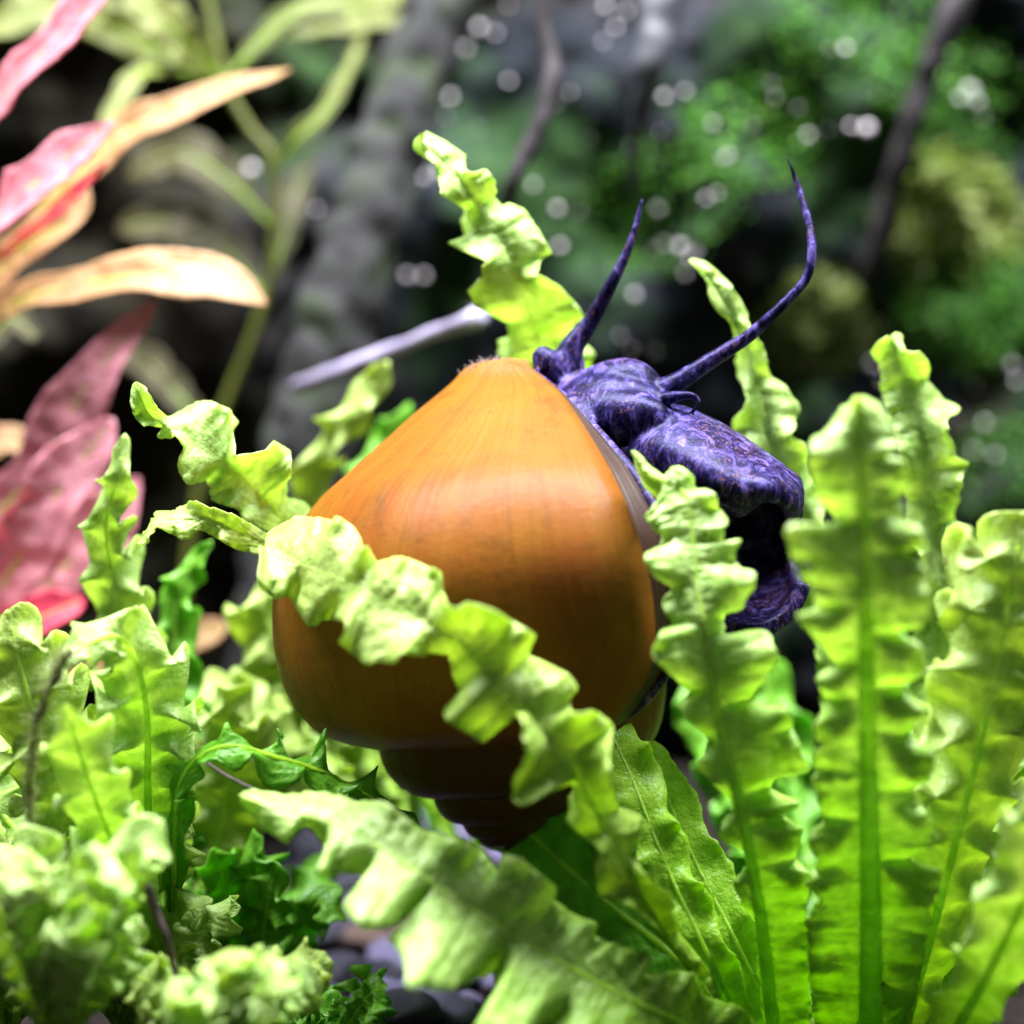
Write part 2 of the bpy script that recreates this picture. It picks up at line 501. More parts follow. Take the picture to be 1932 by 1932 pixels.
for i in range(rows + 1):
    t = i / STEPS
    for v in range(NV):
        p = shell_pt(lip[v] - 2 * math.pi * t, v)
        g = (0.05 * noise.noise(Vector((t * 60, v * 0.05, 7.3))) + 0.16 * noise.noise(Vector((t * 17, v * 0.09, 2.3)))) * (1 if t < 1.2 else 0.3)
        b = P(AX, APY, 0)
        rad = Vector((p.x - b.x, p.y, 0))
        if rad.length > 0.3: p = p + rad.normalized() * g
        V.append(p); UV.append((t / TURNS, v / (NV - 1)))
for i in range(rows):
    for v in range(NV - 1):
        F.append((i * NV + v, i * NV + v + 1, (i + 1) * NV + v + 1, (i + 1) * NV + v))
shell = mesh_obj("shell", V, F, SHELL, snail, UV)
sol = shell.modifiers.new("thickness", 'SOLIDIFY'); sol.thickness = 0.55 * MM; sol.offset = 1.0

# dark horny band just inside the outer lip
V, F, UV = [], [], []
NB = 9
for i in range(NB):
    a = -0.06 + 0.20 * i / (NB - 1)
    for v in range(3, NV - 5):
        w = 1 - 0.45 * smooth(0.55, 1.0, v / NV)
        V.append(shell_pt(lip[v] + a * w, v, 0.955 - 0.05 * i / (NB - 1)) - shell_pt(0, v) + shell_pt(0, v)); UV.append((i / (NB - 1), v / NV))
nn = NV - 8
for i in range(NB - 1):
    for v in range(nn - 1):
        F.append((i * nn + v, i * nn + v + 1, (i + 1) * nn + v + 1, (i + 1) * nn + v))
op = mesh_obj("operculum", V, F, HORN, snail, UV)
op.modifiers.new("thickness", 'SOLIDIFY').thickness = 0.5 * MM
tag(op, "dark brown horny band inside the shell lip")

# the body: one continuous skin
collar = []
for v in range(4, NV - 3, 3):
    w = 1 - 0.45 * smooth(0.55, 1.0, v / NV)
    p = shell_pt(lip[v] + 0.165 * w, v, 0.93)
    collar.append((p.x, p.y, p.z, 0.52))
geos = [
    tube_geo(collar, sub=4),
    pxtube([(1130, 1150, 0, 70), (1150, 1030, 0, 85), (1120, 900, 1, 92), (1085, 810, 2, 72), (1066, 745, 1, 58)], sub=5, n_ring=20),
    pxtube([(1050, 725, 0, 38), (1034, 692, -1, 30), (1026, 676, -1, 25)]),
    pxtube([(1068, 735, 0, 44), (1070, 695, 0, 36), (1080, 655, 0, 24), (1116, 604, 0, 16.5), (1153, 537, -1, 12.5), (1179, 485, -1, 9.5), (1196, 440, -1, 7), (1206, 400, -1, 5), (1211, 377, -1, 3)]),
    pxtube([(1090, 760, -1, 46), (1140, 735, -2, 52), (1190, 733, -3, 57), (1232, 752, -3, 40)], n_ring=20),
    pxtube([(1215, 760, -3, 32), (1250, 738, -4, 25), (1290, 714, -4, 18.5), (1345, 678, -4, 15.5), (1409, 637, -4, 13), (1460, 592, -5, 11), (1508, 543, -5, 9.6), (1526, 513, -5, 9.4), (1532, 469, -5, 9), (1525, 418, -4, 8), (1508, 360, -3, 6), (1495, 322, -3, 4.2), (1485, 299, -3, 2.4)]),
    pxtube([(1255, 752, -6, 14), (1290, 746, -7, 9), (1309, 748, -7, 7), (1317, 758, -7, 5.6), (1311, 772, -7, 4.6), (1302, 780, -7, 3.4)]),
    pxtube([(1085, 800, 0, 78), (1130, 790, -4, 66), (1185, 788, -6, 55), (1232, 790, -7, 40), (1248, 793, -7, 28)], n_ring=20),
    pxtube([(1080, 770, 0, 66), (1150, 762, -4, 58), (1222, 768, -5, 44)], n_ring=18),
    pxtube([(1055, 735, 1, 46), (1045, 705, 0, 38), (1060, 690, 0, 34)], n_ring=16),
    pxtube([(1140, 880, 3, 85), (1210, 880, 2, 62), (1290, 880, 2, 45)], n_ring=18),
]
# foot: a thick fleshy sheet folded into a trough that opens towards the viewer
AA = [0.0, 0.25, 0.5, 0.65, 0.8, 0.92, 1.0]
FOOT = [  # stations along the foot: front rim, front bulge, top fold, back wall, back low, lower lip
    [(1195, 895, -6), (1195, 840, -7), (1205, 800, -3), (1200, 850, 3), (1200, 960, 4), (1215, 1060, -2)],
    [(1262, 915, -9), (1265, 850, -10), (1270, 782, -4), (1275, 860, 4), (1270, 1010, 5), (1280, 1120, -5)],
    [(1360, 953, -11), (1340, 890, -12), (1345, 812, -5), (1345, 890, 5), (1345, 1060, 4), (1345, 1172, -8)],
    [(1400, 972, -11), (1395, 915, -12), (1400, 845, -5), (1405, 930, 5), (1400, 1090, 3), (1400, 1190, -9)],
    [(1440, 942, -12), (1440, 915, -12), (1448, 880, -5), (1452, 960, 4), (1450, 1100, 2), (1448, 1188, -9)],
    [(1478, 962, -11), (1480, 935, -11), (1482, 905, -6), (1486, 985, 3), (1488, 1095, 1), (1492, 1155, -8)],
    [(1492, 985, -9), (1503, 945, -9), (1503, 922, -6), (1500, 1000, 1), (1505, 1085, 0), (1518, 1098, -7)],
]
NA, NT = 40, 56
st = [[[*c] for c in row] for row in FOOT]
cols = []
for j in range(6):
    cols.append(crom([st[i][j] for i in range(len(st))], NA))
V, Nn = [], []
for i in range(NA):
    prof_t = crom([cols[j][i] for j in range(6)], NT)
    for q in prof_t:
        V.append(P(*q))
idx = lambda i, j: i * NT + j
front, back = [], []
for i in range(NA):
    for j in range(NT):
        a = V[idx(min(i + 1, NA - 1), j)] - V[idx(max(i - 1, 0), j)]
        b = V[idx(i, min(j + 1, NT - 1))] - V[idx(i, max(j - 1, 0))]
        n = a.cross(b)
        n = n.normalized() if n.length > 1e-9 else Vector((0, -1, 0))
        th = 0.85 * (0.75 + 0.25 * math.sin(math.pi * j / (NT - 1)))
        front.append(V[idx(i, j)] + n * th); back.append(V[idx(i, j)] - n * th)
nF = len(front)
FV = front + back
FF = []
for i in range(NA - 1):
    for j in range(NT - 1):
        FF.append((idx(i, j), idx(i + 1, j), idx(i + 1, j + 1), idx(i, j + 1)))
        FF.append(tuple(reversed([k + nF for k in FF[-1]])))
def edge_strip(seq):
    for a, b in zip(seq[:-1], seq[1:]):
        FF.append((a, b, b + nF, a + nF))
edge_strip([idx(i, 0) for i in range(NA)][::-1]); edge_strip([idx(i, NT - 1) for i in range(NA)])
edge_strip([idx(0, j) for j in range(NT)]); edge_strip([idx(NA - 1, j) for j in range(NT)][::-1])
geos.append((FV, FF))
HEAD = [0, 1, 2, 4, 7, 8, 9, 10, 11]
BV, BF = join(*[geos[i] for i in HEAD])
def remeshed(bv, bf, vox, iters):
    tmp = mesh_obj("body_raw", bv, bf, BODY, snail)
    rm = tmp.modifiers.new("skin", 'REMESH'); rm.mode = 'VOXEL'; rm.voxel_size = vox * MM; rm.use_smooth_shade = True
    sm = tmp.modifiers.new("soft", 'SMOOTH'); sm.factor = 0.5; sm.iterations = iters
    bpy.context.view_layer.update()
    me = bpy.data.meshes.new_from_object(tmp.evaluated_get(bpy.context.evaluated_depsgraph_get()))
    bpy.data.objects.remove(tmp)
    return me
soft = remeshed(BV, BF, 0.16, 26)
base0 = parent_origin(snail)
BV = [v.co / MM + base0 for v in soft.vertices]; BF = [tuple(p.vertices) for p in soft.polygons]
BV, BF = join((BV, BF), geos[3], geos[5], geos[6])
body_me = remeshed(BV, BF, 0.13, 6)
body = bpy.data.objects.new("body", body_me)
body_me.name = "body"
COL.objects.link(body); body.parent = snail
tag(body, "violet black head, two long tentacles and folded foot")

# grey brown fuzz at the siphonal end of the shell
def thread_geo(p, dirv, length, r, rng, bend=0.5):
    q = []
    d = dirv.normalized()
    for k in range(4):
        q.append((p.x, p.y, p.z, r * (1 - 0.25 * k)))
        d = (d + Vector((rng.uniform(-bend, bend), rng.uniform(-bend, bend), rng.uniform(-bend, bend)))).normalized()
        p = p + d * (length / 3)
    return tube_geo(q, n_ring=4, sub=1)
rng = random.Random(11)
gs = []
for k in range(150):
    px = rng.uniform(868, 992); py = 690 + abs(px - 925) * 0.22 + rng.uniform(-4, 10)
    if px < 905: py += (905 - px) * 0.55
    d = rng.uniform(-2.5, 2.5)
    gs.append(thread_geo(P(px, py - 4, d), Vector((rng.uniform(-1, 1), rng.uniform(-.6, .6), 1.2)), rng.uniform(0.4, 0.95), 0.06, rng))
GREYFUZZ = simple_mat("grey_brown_fuzz", (0.10, 0.07, 0.07), (0.34, 0.27, 0.26), 500, 0.8)
gv, gf = join(*gs)
fz = mesh_obj("algae_fuzz", gv, gf, GREYFUZZ, snail)
tag(fz, "grey brown algae fuzz on the top end of the shell", kind="stuff")

# ------------------------------------------------------------------ leaves
def finish_leaf(name, rows_pts, mat, parent, thick=0.13, flip=False):
    """rows_pts: list over u of lists over v of points (mm)"""
    nu, nv = len(rows_pts), len(rows_pts[0])
    V = [p for r in rows_pts for p in r]
    UV = [((1 - i / (nu - 1)) if flip else i / (nu - 1), j / (nv - 1)) for i in range(nu) for j in range(nv)]
    F = [(i * nv + j, i * nv + j + 1, (i + 1) * nv + j + 1, (i + 1) * nv + j) for i in range(nu - 1) for j in range(nv - 1)]
    o = mesh_obj(name, V, F, mat, parent, UV)
    s = o.modifiers.new("thickness", 'SOLIDIFY'); s.thickness = thick * MM; s.offset = 0
    return o

def add_rib(leaf, centre, radii, side, mat=None, flip=False):
    q = [(c.x + side[i].x, c.y + side[i].y, c.z + side[i].z, radii[i]) for i, c in enumerate(centre)]
    v, f = tube_geo(q, n_ring=8, sub=1)
    for i in range(len(v)):
        c = q[min(len(q) - 1, max(0, i // 8 - 3))]
        v[i].y = c[1] + (v[i].y - c[1]) * 0.4                       # a low ridge rather than a round rod
    uv = [(min(1, max(0, (i // 8 - 3) / max(1, len(q)))), 0.3) for i in range(len(v))]
    if flip: uv = [(1 - a, b) for a, b in uv]
    return mesh_obj("midrib", v, f, mat or RIB, leaf, uv)

def ruffle_leaf(parent, pts, widths, mat=None, amp=0.5, curl=0.5, nruf=8, roll=0.0, seed=0, cup=0.0, facing=(0, -1, 0.25),
                nu=110, nv=17, tip=True, rib=0.0, teeth=0.06, start=0.15, name="leaf", basew=0.35):
    """strap leaf with a frilled margin. pts: (px, py, depth) base to tip; widths: half widths in picture units"""
    rng = random.Random(seed * 7 + 3)
    C3 = crom([tuple(P(*p)) for p in pts], 160)
    Wd = crom([(w,) for w in widths], 160)
    A, L = even(np.concatenate([C3, Wd], 1), nu)
    cen = [Vector(a[:3]) for a in A]
    rows_pts = []
    fac0 = Vector(facing).normalized()
    ph = [rng.uniform(0, 6.28), rng.uniform(0, 6.28)]
    sd = rng.uniform(0, 100)
    ribs = []
    acc = [0.0, 0.0]
    for i in range(nu):
        u = i / (nu - 1)
        t = (cen[min(i + 1, nu - 1)] - cen[max(i - 1, 0)]).normalized()
        n = fac0 - t * fac0.dot(t)
        n.normalize()
        n = Matrix.Rotation(roll, 3, t) @ n
        s = t.cross(n).normalized()
        w = A[i][3] * K
        if tip: w *= math.sqrt(max(0.0, 1 - max(0, (u - 0.90) / 0.10) ** 2)) * 0.97 + 0.03
        w *= basew + (1 - basew) * smooth(0, 0.25, u)
        fr = smooth(start * 0.4, start * 1.6, u) * (0.85 + 0.3 * noise.noise(Vector((u * 5, sd, 0))))
        row = []
        for sgn_i, sgn in ((0, -1), (1, 1)):
            acc[sgn_i] += 2 * math.pi * nruf / nu * (1 + 0.55 * noise.noise(Vector((u * nruf * 0.6, sd + 9 * sgn_i, 2.0))))
        for j in range(nv):
            x = j / (nv - 1) * 2 - 1
            a = abs(x); k = 0 if x < 0 else 1
            phase = acc[k] + ph[k]
            big = 0.8 + 0.9 * noise.noise(Vector((u * nruf * 0.8, sd + 31 * k, 5.0)))
            wn = (math.sin(phase) + 0.35 * math.sin(phase * 2.3 + sd)) * amp * 1.35 * a ** 1.35 * fr * big
            wt = math.cos(phase + 0.4) * curl * 1.2 * a ** 1.9 * fr * big
            pull = 1 - 0.16 * fr * a * (1 + math.sin(phase * 2 + 1.1)) * amp
            edge = 1 + teeth * a ** 6 * noise.noise(Vector((u * L * 1.3, sd + k * 13, 8.0))) * 2 + 0.16 * a ** 2 * fr * math.sin(phase + 1.0 + k)
            p = cen[i] + s * (x * w * pull * edge) + n * (w * wn + cup * w * a * a) + t * (w * wt)
            p += n * (0.10 * w * noise.noise(p * 0.55 + Vector((sd, 0, 0))))
            p += n * (0.13 * noise.noise(p * 3.0 + Vector((0, sd, 0))))
            row.append(p)
        rows_pts.append(row)
        ribs.append(n)
    o = finish_leaf(name, rows_pts, mat or LEAF, parent)
    if rib > 0:
        st_ = max(1, nu // 40)
        ii = list(range(0, int(nu * 0.97), st_))
        add_rib(o, [cen[i] for i in ii], [rib * K * (1 - 0.75 * i / nu) for i in ii], [ribs[i] * (rib * K * 0.35) for i in ii])
    return o

def traced_leaf(parent, mid, left, right, depth, mat=None, nu=360, nv=15, rib=3.0, fold=0.95, seed=1, name="leaf", tilt=0.0, sharp=False):
    """leaf from its midrib and its two wavy margins; where a margin runs close to the midrib the blade is folded
    towards (+) or away (-) so its real width stays constant. depth: list of (u, mm) along the midrib"""
    M = np.array(mid, float)
    Mx, _ = even(crom([(x, y, 0) for x, y in M], 300), 300)
    du = [a for a, b in depth]; dv = [b for a, b in depth]
    rngl = random.Random(seed)
    def margin(pts, flip):
        pts = [(p[0], p[1], p[2] if len(p) > 2 else None) for p in pts]
        us, rho = [], []
        for x, y, s in pts:
            dd = np.hypot(Mx[:, 0] - x, Mx[:, 1] - y)
            us.append(int(np.argmin(dd)) / 299.0); rho.append(dd.min())
        # monotone parameters
        us[0] = 0.0; us[-1] = 1.0
        um = list(us)
        for i in range(1, len(um)): um[i] = max(um[i], um[i - 1] + 0.004)
        dn = list(us)
        for i in range(len(dn) - 2, -1, -1): dn[i] = min(dn[i], dn[i + 1] - 0.004)
        u2 = [(a + b) / 2 for a, b in zip(um, dn)]
        u2 = [(q - u2[0]) / (u2[-1] - u2[0]) for q in u2]
        env = []
        for i in range(len(pts)):
            lo, hi = max(0, i - 4), min(len(pts), i + 5)
            env.append(max(rho[lo:hi]))
        out, sg = [], 1 if flip else -1
        for i, (x, y, s) in enumerate(pts):
            if 0 < i < len(pts) - 1 and rho[i] < rho[i - 1] and rho[i] <= rho[i + 1]:
                sg = -sg
            z = math.sqrt(max(env[i] ** 2 - rho[i] ** 2, 0)) * fold * sg
            if sharp: z = env[i] * fold * ((1 - rho[i] / max(env[i], 1e-6)) * 1.7 - 0.5) * smooth(0, 40, env[i])
            if s is not None: z = s
            out.append((u2[i], x, y, z))
        return out
    ml, mr = margin(left, False), margin(right, True)
    def samp(m, u):
        us = [q[0] for q in m]
        return [np.interp(u, us, [q[c] for q in m]) for c in (1, 2, 3)]
    Lm = np.array([samp(ml, i / (nu - 1)) for i in range(nu)])
    Rm = np.array([samp(mr, i / (nu - 1)) for i in range(nu)])
    for _ in range(2):
        for Q in (Lm, Rm):
            Q[1:-1] = (Q[:-2] + 2 * Q[1:-1] + Q[2:]) / 4
    for _ in range(2 if sharp else 4):
        for Q in (Lm, Rm):
            Q[1:-1, 2] = (Q[:-2, 2] + 2 * Q[1:-1, 2] + Q[2:, 2]) / 4
    rows_pts, cen, off = [], [], []
    for i in range(nu):
        u = i / (nu - 1)
        d = float(np.interp(u, du, dv))
        mx, my = np.interp(u * 299, range(300), Mx[:, 0]), np.interp(u * 299, range(300), Mx[:, 1])
        row = []
        for j in range(nv):
            x = j / (nv - 1) * 2 - 1
            a = abs(x); Q = Lm[i] if x < 0 else Rm[i]
            px = mx + (Q[0] - mx) * a; py = my + (Q[1] - my) * a
            dz = Q[2] * K * a ** 1.5 - (py - my) * tilt * K
            dz += 0.9 * noise.noise(Vector((px * 0.018, py * 0.018, seed))) * a + 0.5 * noise.noise(Vector((px * 0.05, py * 0.05, seed + 4))) * a
            dz -= 0.25 * math.sin(a * math.pi)
            dz += 0.16 * noise.noise(Vector((px * 0.13, py * 0.13, seed + 9)))
            dz += 1.5 * a * a * noise.noise(Vector((u * nu * 0.11, 3.0 if x < 0 else 7.0, seed)))
            e = 4.5 * a ** 8 * noise.noise(Vector((u * 170, x, seed))) + 9.0 * a ** 3 * noise.noise(Vector((u * nu * 0.16, 1.0 if x < 0 else 5.0, seed + 2)))
            row.append(P(px + e, py + e * 0.7, d + dz))
        rows_pts.append(row)
        cen.append(P(mx, my, d)); off.append(Vector((0, -0.02, 0)))
    o = finish_leaf(name, rows_pts, mat or LEAF, parent, flip=True)
    if rib:
        ii = list(range(2, nu - 2, 3))
        add_rib(o, [cen[i] for i in ii], [rib * K * (0.30 + 0.70 * abs(i / nu)) if mid[0][1] < mid[-1][1] else rib * K * (1 - 0.75 * i / nu) for i in ii], [off[i] for i in ii], flip=True)
    return o

# --- plant on the right: the big rosette the snail leans on
rose = empty("ruffled_rosette_plant", P(1560, 2010, -4), "large bright green rosette plant with frilled strap leaves beside the snail's foot", "plant")
# leaf lying across the shell
traced_leaf(rose,
    [(500, 1035), (560, 1062), (640, 1092), (700, 1122), (760, 1152), (830, 1190), (875, 1215), (930, 1270), (985, 1330), (1040, 1400), (1085, 1460), (1130, 1540), (1170, 1610), (1230, 1720), (1300, 1830), (1400, 1950), (1500, 2010)],
    [(490, 1030), (488, 1065), (487, 1103), (517, 1131), (548, 1124), (576, 1178), (593, 1182), (616, 1168), (654, 1172), (657, 1192), (637, 1212), (685, 1250), (736, 1250), (756, 1236), (846, 1232), (858, 1291), (871, 1308), (833, 1338), (841, 1359), (914, 1402), (965, 1359), (982, 1342), (986, 1385), (999, 1423), (973, 1470), (961, 1501), (980, 1520), (1026, 1498), (1081, 1472), (1074, 1524), (1068, 1553), (1104, 1579), (1130, 1600), (1125, 1641), (1131, 1689), (1189, 1709), (1240, 1750), (1285, 1808), (1380, 1950), (1480, 2020)],
    [(500, 1010), (538, 984), (572, 974), (623, 980), (640, 974), (671, 997), (681, 1018), (675, 1042), (692, 1025), (709, 1062), (756, 1049), (811, 1069), (835, 1079), (832, 1107), (849, 1148), (884, 1137), (931, 1150), (982, 1180), (1016, 1201), (991, 1235), (1016, 1244), (1076, 1274), (1089, 1295), (1072, 1325), (1080, 1346), (1127, 1342), (1161, 1372), (1148, 1419), (1150, 1470), (1165, 1527), (1207, 1534), (1210, 1570), (1195, 1605), (1215, 1650), (1265, 1690), (1280, 1760), (1330, 1820), (1420, 1940), (1510, 2000)],
    [(0, -13), (0.15, -22), (0.35, -26), (0.55, -25), (0.75, -20), (1, -6)], mat=LEAF_OLD, nu=420, rib=6, seed=3, tilt=0.08)
# leaf behind the right tentacle
traced_leaf(rose,
    [(1302, 490), (1345, 540), (1385, 600), (1405, 640), (1420, 690), (1440, 750), (1445, 800), (1460, 860), (1500, 930), (1535, 1010), (1560, 1150), (1580, 1400), (1580, 1700), (1570, 2000)],
    [(1302, 490), (1337, 534), (1341, 575), (1375, 602), (1389, 636), (1388, 674), (1389, 705), (1413, 752), (1395, 773), (1378, 817), (1409, 845), (1450, 900), (1480, 960), (1470, 1010), (1505, 1060), (1500, 1140), (1540, 1220), (1555, 1400), (1565, 1700), (1560, 2000)],
    [(1306, 490), (1334, 496), (1382, 541), (1409, 592), (1412, 612), (1436, 650), (1450, 684), (1447, 708), (1488, 732), (1494, 756), (1508, 756), (1508, 780), (1491, 824), (1525, 841), (1525, 892), (1560, 940), (1550, 990), (1585, 1040), (1575, 1120), (1600, 1220), (1605, 1400), (1595, 1700), (1580, 2000)],
    [(0, 4), (0.3, 6), (0.6, 8), (1, -2)], mat=LEAF, rib=4, seed=7)
# leaf behind, at the right
traced_leaf(rose,
    [(1680, 636), (1700, 690), (1720, 740), (1735, 800), (1748, 870), (1758, 940), (1768, 1020), (1775, 1100), (1770, 1200), (1755, 1350), (1700, 1650), (1600, 2000)],
    [(1675, 634), (1641, 659), (1658, 690), (1665, 741), (1672, 789), (1696, 850), (1690, 900), (1716, 952), (1699, 1004), (1735, 1038), (1735, 1099), (1700, 1140), (1725, 1190), (1705, 1250), (1725, 1340), (1680, 1650), (1590, 2000)],
    [(1685, 632), (1701, 628), (1706, 666), (1733, 659), (1754, 683), (1744, 707), (1778, 754), (1815, 768), (1785, 795), (1805, 867), (1832, 870), (1815, 908), (1798, 987), (1836, 993), (1839, 1055), (1819, 1106), (1785, 1157), (1820, 1200), (1800, 1280), (1790, 1360), (1720, 1660), (1610, 2000)],
    [(0, 4), (0.4, 6), (0.7, 3), (1, -3)], mat=LEAF, rib=5, seed=9)
# tall foreground leaf, seen from its back
traced_leaf(rose,
    [(1617, 750), (1622, 830), (1628, 920), (1632, 1050), (1634, 1200), (1637, 1400), (1640, 1600), (1642, 1800), (1640, 1940), (1620, 2030)],
    [(1612, 748), (1576, 782), (1563, 809), (1532, 830), (1525, 870), (1539, 935), (1573, 969), (1580, 993), (1532, 1000), (1491, 980), (1484, 1004), (1494, 1055), (1508, 1089), (1532, 1096), (1539, 1150), (1499, 1161), (1552, 1218), (1575, 1250), (1539, 1285), (1561, 1321), (1535, 1374), (1543, 1410), (1535, 1446), (1539, 1508), (1557, 1544), (1521, 1584), (1544, 1628), (1521, 1668), (1544, 1695), (1521, 1740), (1535, 1932), (1590, 2030)],
    [(1630, 748), (1658, 760), (1679, 795), (1699, 850), (1658, 857), (1709, 867), (1713, 901), (1699, 952), (1703, 980), (1744, 1000), (1740, 1031), (1699, 1036), (1747, 1062), (1747, 1109), (1753, 1138), (1744, 1182), (1690, 1192), (1740, 1218), (1748, 1267), (1699, 1294), (1748, 1339), (1717, 1383), (1764, 1419), (1757, 1472), (1717, 1481), (1740, 1517), (1762, 1566), (1762, 1602), (1704, 1620), (1780, 1642), (1757, 1717), (1740, 1829), (1713, 1932), (1650, 2030)],
    [(0, -32), (0.3, -30), (0.6, -23), (1, -8)], mat=LEAF, rib=24, seed=21, fold=1.25, sharp=True)
# foreground leaf beside the foot
traced_leaf(rose,
    [(1195, 850), (1217, 890), (1256, 910), (1285, 926), (1301, 963), (1309, 1043), (1315, 1096), (1328, 1175), (1334, 1228), (1348, 1316), (1379, 1450), (1410, 1584), (1437, 1740), (1459, 1932), (1480, 2030)],
    [(1192, 850), (1203, 884), (1217, 918), (1235, 937), (1251, 945), (1240, 963), (1217, 974), (1233, 1000), (1254, 1011), (1238, 1035), (1211, 1051), (1238, 1090), (1275, 1112), (1251, 1119), (1251, 1149), (1272, 1180), (1243, 1194), (1227, 1236), (1294, 1299), (1308, 1303), (1285, 1325), (1294, 1357), (1339, 1392), (1314, 1450), (1374, 1504), (1388, 1521), (1361, 1553), (1357, 1579), (1406, 1606), (1414, 1628), (1383, 1664), (1392, 1695), (1428, 1740), (1432, 1829), (1441, 1931), (1470, 2030)],
    [(1206, 858), (1227, 881), (1249, 897), (1286, 881), (1307, 897), (1307, 921), (1328, 926), (1352, 926), (1349, 953), (1373, 977), (1370, 1011), (1354, 1035), (1376, 1027), (1397, 1011), (1398, 1027), (1383, 1056), (1402, 1077), (1426, 1077), (1426, 1104), (1397, 1146), (1365, 1151), (1368, 1202), (1402, 1199), (1444, 1186), (1465, 1228), (1468, 1241), (1441, 1285), (1406, 1321), (1450, 1334), (1486, 1330), (1495, 1374), (1517, 1428), (1526, 1459), (1472, 1459), (1446, 1486), (1517, 1517), (1472, 1539), (1517, 1561), (1499, 1619), (1535, 1655), (1521, 1704), (1526, 1784), (1530, 1931), (1500, 2030)],
    [(0, -19), (0.3, -23), (0.6, -20), (1, -8)], mat=LEAF, rib=14, seed=22, fold=1.25, sharp=True)
# leaf across the bottom, in front of everything
traced_leaf(rose,
    [(460, 1505), (540, 1530), (640, 1560), (740, 1615), (830, 1680), (930, 1745), (1040, 1810), (1160, 1875), (1300, 1940), (1450, 2020), (1520, 2050)],
    [(452, 1510), (494, 1561), (543, 1593), (579, 1552), (619, 1593), (590, 1650), (632, 1646), (704, 1651), (695, 1673), (641, 1708), (690, 1757), (811, 1713), (802, 1740), (726, 1762), (762, 1806), (766, 1864), (848, 1870), (930, 1832), (936, 1887), (902, 1921), (889, 1942), (980, 1960), (1040, 1930), (1060, 1990), (1160, 2030), (1250, 2000), (1300, 2060), (1440, 2090), (1510, 2070)],
    [(450, 1500), (481, 1490), (534, 1499), (619, 1495), (668, 1512), (730, 1512), (793, 1566), (860, 1582), (902, 1597), (933, 1634), (940, 1665), (950, 1610), (984, 1621), (1052, 1675), (1042, 1696), (1083, 1727), (1127, 1740), (1121, 1768), (1155, 1781), (1233, 1802), (1209, 1846), (1257, 1832), (1310, 1832), (1330, 1880), (1400, 1900), (1480, 1990), (1530, 2030)],
    [(0, -22), (0.3, -27), (0.7, -24), (1, -10)], mat=LEAF, rib=9, seed=33, fold=1.1, tilt=0.7, sharp=True)
RL = [  # pts, widths, keyword arguments
    # right edge leaves
    ([(1680, 2030, -6), (1760, 1750, -14), (1850, 1400, -20), (1910, 1100, -22), (1925, 965, -22)], [45, 80, 105, 105, 70], dict(mat=LEAF_OLD, amp=0.85, curl=0.75, nruf=12, seed=23, rib=10, cup=-0.2, nu=170)),
    ([(1720, 2030, -4), (1830, 1800, -6), (1960, 1500, -6), (2060, 1250, -4)], [50, 80, 100, 70], dict(mat=LEAF, amp=0.85, curl=0.7, nruf=11, seed=24, rib=8, nu=150)),
    ([(1740, 2040, -12), (1850, 1860, -24), (1960, 1640, -32), (2080, 1400, -36)], [46, 60, 80, 60], dict(mat=LEAF, amp=0.35, curl=0.3, nruf=6, seed=25, rib=12)),
    # flat broad straps fanning out to the left
    ([(1500, 2020, -6), (1400, 1800, -10), (1300, 1600, -8), (1215, 1400, -6)], [40, 52, 52, 42], dict(mat=STRAP, amp=0.22, curl=0.2, nruf=5, seed=26, rib=5)),
    ([(1440, 2020, -10), (1340, 1810, -14), (1260, 1640, -13), (1180, 1440, -10), (1120, 1330, -6)], [34, 42, 46, 52, 34], dict(mat=STRAP, amp=0.35, curl=0.3, nruf=6, seed=27, rib=5)),
    ([(1470, 2020, 0), (1300, 1830, 0), (1130, 1690, 2), (985, 1560, 4), (900, 1490, 6)], [60, 95, 105, 85, 40], dict(mat=LEAF_DEEP_SHADED, amp=0.18, curl=0.2, nruf=5, seed=28, rib=8)),
    # leaves behind, in darker green that paints in the shade of the others
    ([(1560, 2020, 6), (1480, 1720, 14), (1400, 1480, 20), (1290, 1290, 24)], [40, 70, 85, 50], dict(mat=LEAF_DEEP_SHADED, amp=0.6, curl=0.5, nruf=8, seed=29, rib=6)),
    ([(1580, 2020, 8), (1540, 1700, 18), (1490, 1450, 24), (1430, 1240, 26)], [40, 70, 80, 50], dict(mat=LEAF_DEEP_SHADED, amp=0.6, curl=0.5, nruf=8, seed=30, rib=6)),
    ([(1600, 2020, 8), (1660, 1700, 16), (1690, 1400, 20), (1650, 1150, 20)], [40, 70, 85, 50], dict(mat=LEAF_DEEP_SHADED, amp=0.6, curl=0.5, nruf=8, seed=31, rib=6)),
    ([(1660, 2020, 6), (1800, 1750, 14), (1890, 1500, 18), (1950, 1250, 18)], [40, 80, 90, 60], dict(mat=LEAF_DEEP_SHADED, amp=0.6, curl=0.5, nruf=8, seed=32, rib=6)),
]
for pts, wd, kw in RL:
    ruffle_leaf(rose, pts, wd, **kw)

